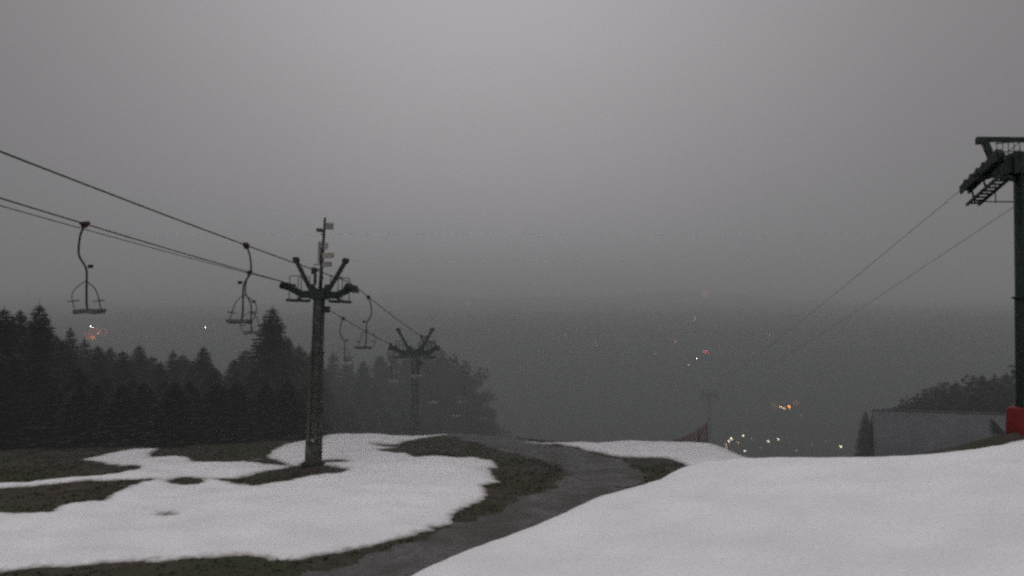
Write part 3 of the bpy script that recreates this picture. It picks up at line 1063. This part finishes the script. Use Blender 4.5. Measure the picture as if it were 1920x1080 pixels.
# ------------------------------------------------------------------ orange safety net beyond the far snow
def net():
    D = 46.5
    top = [(1262, 826), (1280, 818), (1296, 811), (1308, 806), (1316, 798), (1324, 795)]
    P = [at(px, py, D) for px, py in top]
    o = empty('safety_net', (P[0].x, D, gz(P[0].x, D)))
    tag(o, 'sagging orange safety net rising beside the foggy valley tower behind the far snow patch', 'safety net')
    lo = o.location
    m = MB()
    rows = 7
    for i in range(len(P) - 1):
        for s in range(6):
            a = P[i].lerp(P[i + 1], s / 6)
            g = gz(a.x, a.y) - .1
            m.bar(Vector((a.x, a.y, g)) - lo, a - lo, .02, .03)
        for j in range(rows + 1):
            a, b = P[i], P[i + 1]
            za = a.z + (gz(a.x, a.y) - a.z) * j / rows; zb = b.z + (gz(b.x, b.y) - b.z) * j / rows
            m.bar(Vector((a.x, a.y, za)) - lo, Vector((b.x, b.y, zb)) - lo, .02, .035)
    m.build('mesh_net', M['net'], o)
    for q in (P[0], P[3], P[5]):
        g = gz(q.x, q.y)
        MB().tube([Vector((q.x, q.y + .04, g - .3)) - lo, Vector((q.x, q.y + .04, q.z + .12)) - lo], .03, 6).build('post', M['wood'], o)


net()

# ------------------------------------------------------------------ lights down in the valley
WARM, WHITE, RED, ORANGE = (1, .62, .30), (1, .86, .62), (1, .10, .10), (1, .34, .10)
EM = {}


def valley_lamp_or_glow(px, py, col, bright, r, label, group):
    u, w = (px - 960.0) / F, (HOR - py) / F
    d = np.arange(120, 1650, 1.0)
    h = ground(u * d, d) + 5.0 - w * d
    i = int(np.argmax(h > 0))
    dd = float(d[i]) if h[i] > 0 else 900.0
    p = Vector((u * dd, dd, w * dd))
    # brightness grows with distance, the fog eats most of it
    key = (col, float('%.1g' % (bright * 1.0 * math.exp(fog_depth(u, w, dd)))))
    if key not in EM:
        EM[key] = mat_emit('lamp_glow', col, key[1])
    g = gz(p.x, p.y)
    o = empty('lamp_or_fog_glow', (p.x, p.y, g))
    tag(o, label, 'street lamp', group)
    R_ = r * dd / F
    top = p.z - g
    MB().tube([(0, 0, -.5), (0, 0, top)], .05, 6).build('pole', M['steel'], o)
    MB().ball((0, 0, top), R_, 16, 10).build('lamp_head_or_glow', EM[key], o)
    return o


_ZE = [-130, -6, -4.2, -3, -2, -1.2, -.5, .1, .7, 1.4, 2.2, 3.2, 30]
FOG = []
for _a, _b in zip(_ZE[:-1], _ZE[1:]):
    _t = min(max((.5 * (max(_a, -8) + _b) + 6) / 18, 0), 1)
    FOG.append((_a, _b, .0046 + .0088 * max(1 - 2.2 * _t, 0) ** 1.3 + .0030 * (1 - _t)))


def fog_end(zb):
    return 300.0 if zb <= -3 else 400.0 if zb <= -2 else 600.0 if zb <= -1.2 else 900.0 if zb <= -.5 else 1650.0


def fog_depth(u, w, d):
    y = np.arange(33, max(d, 34), 1.0)
    z = w * y
    dn = np.zeros_like(y)
    for za, zb, k in FOG:
        dn = np.where((z >= za) & (z < zb) & (y < fog_end(zb)), k, dn)
    return float(dn.sum() * math.sqrt(1 + u * u))


TOWN = 'lights of the valley town above the snow'
HILL = 'scattered lights on the far mountainside'
LF = 'reddish lights of the settlement on the left mountainside'
PAIR = 'warm lights of the lone farm across the valley'
LAMPS_AND_GLOWS = [  # broad dim glow entries are fog halos, shaped as emissive balls on poles
    (1369, 821, WHITE, .9, 2.1, 'bright white valley light at the left end of the town, uppermost of a slanting row', TOWN),
    (1364, 826, WHITE, .9, 2.1, 'white valley light just below left of the uppermost of the slanting row', TOWN),
    (1359, 832, WARM, .35, 1.7, 'dim yellowish valley light third from the top of the slanting row', TOWN),
    (1359, 837, WARM, .35, 1.6, 'dim yellowish valley light at the bottom of the slanting row, touching the snow', TOWN),
    (1391, 816, WHITE, .9, 2.1, 'white valley light highest of the town, right of the slanting row', TOWN),
    (1382, 828, WARM, .35, 1.8, 'dim valley light below the highest town light', TOWN),
    (1394, 844, WHITE, .7, 1.8, 'white valley light lowest of the town, by the tip of the snow patch', TOWN),
    (1438, 826, WHITE, .9, 2.1, 'white valley light left one of the pair in the middle of the town', TOWN),
    (1456, 822, WHITE, .7, 1.8, 'white valley light right one of the pair in the middle of the town', TOWN),
    (1489, 844, WARM, .3, 1.8, 'dim valley light low over the snow bank between the middle pair and the rightmost light', TOWN),
    (1573, 836, WHITE, 1.0, 2.2, 'white valley light rightmost of the town, left of the narrow spruce', TOWN),
    (1478, 762, ORANGE, 1.0, 3.6, 'large orange light, right one of three glowing above the town', PAIR),
    (1462, 762, WARM, .7, 2.4, 'small warm light, left one of three glowing above the town', PAIR),
    (1468, 765, WARM, .6, 2.1, 'small warm light, middle one of three glowing above the town', PAIR),
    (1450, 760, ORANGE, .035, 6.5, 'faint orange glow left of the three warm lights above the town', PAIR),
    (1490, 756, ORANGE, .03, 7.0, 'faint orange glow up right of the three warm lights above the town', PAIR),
    (1322, 659, RED, .42, 4.0, 'single strong red light high on the far mountainside', HILL),
    (1307, 672, WHITE, .6, 2.0, 'small white light just below left of the strong red light', HILL),
    (1289, 683, WARM, .2, 1.7, 'faint light lowest of the row slanting down from the red light', HILL),
    (1118, 646, WARM, .16, 1.9, 'faint light left one of a dim pair on the far mountainside', HILL),
    (1147, 646, WARM, .13, 1.9, 'faint light right one of a dim pair on the far mountainside', HILL),
    (1292, 626, RED, .10, 2.0, 'faint reddish light above the strong red light', HILL),
    (1442, 629, ORANGE, .11, 2.3, 'faint orange light farthest right on the far mountainside', HILL),
    (1322, 552, ORANGE, .035, 7.0, 'highest faint orange glow on the far mountainside', HILL),
    (1302, 598, ORANGE, .06, 4.0, 'faint orange glow halfway up to the highest glow on the mountainside', HILL),
    (1228, 663, RED, .05, 3.0, 'very faint reddish light left of the strong red light', HILL),
    (876, 569, RED, .035, 4.5, 'very faint reddish glow high above the wood behind the far tower', HILL),
    (1240, 618, RED, .05, 3.6, 'very faint reddish glow left above the row of mountainside lights', HILL),
    (1266, 640, ORANGE, .05, 3.4, 'very faint orange glow between the dim pair and the strong red light', HILL),
    (1342, 612, ORANGE, .045, 3.2, 'very faint orange glow up right of the strong red light', HILL),
    (1368, 648, WARM, .07, 2.0, 'very faint warm light right of the strong red light', HILL),
    (1168, 664, RED, .04, 3.2, 'very faint reddish glow just below the dim pair of lights', HILL),
    (1412, 660, RED, .04, 3.4, 'very faint reddish glow below the farthest right mountainside light', HILL),
    (1060, 630, ORANGE, .035, 3.4, 'very faint orange glow left of the dim pair of lights', HILL),
    (1286, 562, RED, .03, 4.2, 'very faint reddish glow left below the highest glow on the mountainside', HILL),
    (1500, 778, WARM, .08, 1.8, 'dim warm light right below the three warm lights', TOWN),
    (1408, 822, WARM, .12, 1.7, 'dim warm light right of the highest town light', TOWN),
    (1424, 838, ORANGE, .08, 2.0, 'dim orange light low between the lowest light and the middle pair of the town', TOWN),
    (1520, 832, WARM, .08, 1.7, 'dim warm light between the middle pair and the rightmost town light', TOWN),
    (1546, 826, ORANGE, .06, 2.2, 'dim orange light up left of the rightmost town light', TOWN),
    (171, 612, WHITE, .8, 2.0, 'bright light at the top of the reddish cluster under the nearest chair', LF),
    (170, 621, WARM, .7, 1.9, 'second bright light down in the reddish cluster under the nearest chair', LF),
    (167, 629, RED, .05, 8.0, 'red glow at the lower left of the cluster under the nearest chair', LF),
    (176, 633, ORANGE, .22, 3.4, 'orange glow lowest in the cluster under the nearest chair', LF),
    (187, 625, ORANGE, .18, 3.2, 'orange light right of the two bright lights under the nearest chair', LF),
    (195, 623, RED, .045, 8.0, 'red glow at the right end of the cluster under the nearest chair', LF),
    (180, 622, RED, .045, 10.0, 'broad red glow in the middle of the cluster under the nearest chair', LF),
    (386, 614, WHITE, .7, 1.9, 'lone white light between the two near chairs', 'lone lights left of the second chair'),
    (402, 611, WARM, .10, 1.7, 'faint greenish light right beside the lone white light', 'lone lights left of the second chair'),
]
for l in LAMPS_AND_GLOWS:
    valley_lamp_or_glow(*l)

# ------------------------------------------------------------------ fog: a dark bank lying in the valley, paler cloud above it
def fog(name, y0, y1, z0, z1, dens, scat, col, glow):
    fm = bpy.data.materials.new(name)
    fm.use_nodes = True
    nt = fm.node_tree
    nt.nodes.clear()
    N, L = nt.nodes, nt.links
    out = N.new('ShaderNodeOutputMaterial')
    ab = N.new('ShaderNodeVolumeAbsorption'); ab.inputs['Color'].default_value = (0, 0, 0, 1); ab.inputs['Density'].default_value = dens * (1 - scat)
    sc_ = N.new('ShaderNodeVolumeScatter'); sc_.inputs['Color'].default_value = (1, 1, 1, 1); sc_.inputs['Density'].default_value = dens * scat
    em = N.new('ShaderNodeEmission'); em.inputs['Color'].default_value = (*col, 1); em.inputs['Strength'].default_value = dens * glow  # sky light scattered in the fog is put in as emission
    a1 = N.new('ShaderNodeAddShader'); a2 = N.new('ShaderNodeAddShader')
    if scat > 0:
        L.new(ab.outputs[0], a1.inputs[0]); L.new(sc_.outputs[0], a1.inputs[1])
        L.new(a1.outputs[0], a2.inputs[0])
    else:
        nt.nodes.remove(sc_); nt.nodes.remove(a1)
        L.new(ab.outputs[0], a2.inputs[0])
    L.new(em.outputs[0], a2.inputs[1])
    L.new(a2.outputs[0], out.inputs['Volume'])
    X = 1650
    fb = MB().hexa([Vector(p) for p in [(-X, y0, z0), (X, y0, z0), (X, y1, z0), (-X, y1, z0), (-X, y0, z1), (X, y0, z1), (X, y1, z1), (-X, y1, z1)]])
    return tag(fb.build(name, fm), kind='structure')


for za, zb, dn in FOG:
    t = min(max((.5 * (max(za, -8) + zb) + 6) / 18, 0), 1)
    sc = .13 if zb < 1.5 or za > 3 else 0.0
    fog('fog', 33.0, fog_end(zb), za + .004, zb, dn, sc, (.955 + .035 * t, .988 - .008 * t, .988 + .015 * t), .056 + .088 * t ** .78 + (.02 + .03 * t if sc == 0 else 0))

# ------------------------------------------------------------------ sky and light
w = bpy.data.worlds.new('World')
SC.world = w
w.use_nodes = True
nt = w.node_tree
N, L = nt.nodes, nt.links
bg = N['Background']
sky = N.new('ShaderNodeTexSky'); sky.sky_type = 'NISHITA'; sky.sun_disc = False
SUN_EL, SUN_ROT = math.radians(38), math.radians(-165)
sky.sun_elevation = SUN_EL; sky.sun_rotation = SUN_ROT
sky.air_density = 2.0; sky.dust_density = 4.0
hs = N.new('ShaderNodeHueSaturation'); hs.inputs['Saturation'].default_value = .12
L.new(sky.outputs[0], hs.inputs['Color'])
tc = N.new('ShaderNodeTexCoord')
sep = N.new('ShaderNodeSeparateXYZ'); L.new(tc.outputs['Generated'], sep.inputs[0])
ramp = N.new('ShaderNodeValToRGB')                       # cloud deck: brighter overhead
e = ramp.color_ramp.elements
e[0].position = 0.0; e[0].color = (3.35, 3.25, 3.4, 1)
e[1].position = .30; e[1].color = (4.66, 4.38, 4.58, 1)
x_ = e.new(.75); x_.color = (5.5, 5.3, 5.55, 1)
L.new(sep.outputs['Z'], ramp.inputs['Fac'])
# lens vignette put into sky colour: paler down the valley, darker to both sides
ax = N.new('ShaderNodeMath'); ax.operation = 'ADD'; ax.inputs[1].default_value = .03; L.new(sep.outputs['X'], ax.inputs[0])
ab_ = N.new('ShaderNodeMath'); ab_.operation = 'ABSOLUTE'; L.new(ax.outputs[0], ab_.inputs[0])
mr = N.new('ShaderNodeMapRange'); mr.interpolation_type = 'SMOOTHSTEP'
mr.inputs['From Min'].default_value = .0; mr.inputs['From Max'].default_value = .60
mr.inputs['To Min'].default_value = 1.0; mr.inputs['To Max'].default_value = .46
L.new(ab_.outputs[0], mr.inputs['Value'])
up = N.new('ShaderNodeMapRange'); up.inputs['From Min'].default_value = .4; up.inputs['From Max'].default_value = .7   # overhead the deck is even again
up.inputs['To Min'].default_value = 0; up.inputs['To Max'].default_value = 1
L.new(sep.outputs['Z'], up.inputs['Value'])
mxu = N.new('ShaderNodeMixRGB'); mxu.inputs['Color2'].default_value = (1, 1, 1, 1)
L.new(up.outputs[0], mxu.inputs['Fac']); L.new(mr.outputs[0], mxu.inputs['Color1'])
cn = N.new('ShaderNodeTexNoise'); cn.inputs['Scale'].default_value = 2.2; cn.inputs['Detail'].default_value = 4
L.new(tc.outputs['Generated'], cn.inputs['Vector'])
cm = N.new('ShaderNodeMapRange'); cm.inputs['To Min'].default_value = .93; cm.inputs['To Max'].default_value = 1.07
L.new(cn.outputs['Fac'], cm.inputs['Value'])
mu = N.new('ShaderNodeMath'); mu.operation = 'MULTIPLY'; L.new(mxu.outputs[0], mu.inputs[0]); L.new(cm.outputs[0], mu.inputs[1])
vm = N.new('ShaderNodeVectorMath'); vm.operation = 'SCALE'; L.new(ramp.outputs['Color'], vm.inputs[0]); L.new(mu.outputs[0], vm.inputs['Scale'])
mix = N.new('ShaderNodeMixRGB'); mix.inputs['Fac'].default_value = .92
L.new(hs.outputs['Color'], mix.inputs['Color1']); L.new(vm.outputs[0], mix.inputs['Color2'])
L.new(mix.outputs[0], bg.inputs['Color'])
bg.inputs['Strength'].default_value = .10

sd = bpy.data.lights.new('sun', 'SUN')
sd.energy = .25; sd.angle = math.radians(40); sd.color = (1, .98, .96)
so = bpy.data.objects.new('sun', sd); COL.objects.link(so)
dirv = Vector((math.sin(SUN_ROT) * math.cos(SUN_EL), math.cos(SUN_ROT) * math.cos(SUN_EL), math.sin(SUN_EL)))
so.rotation_euler = (-dirv).to_track_quat('-Z', 'Y').to_euler()
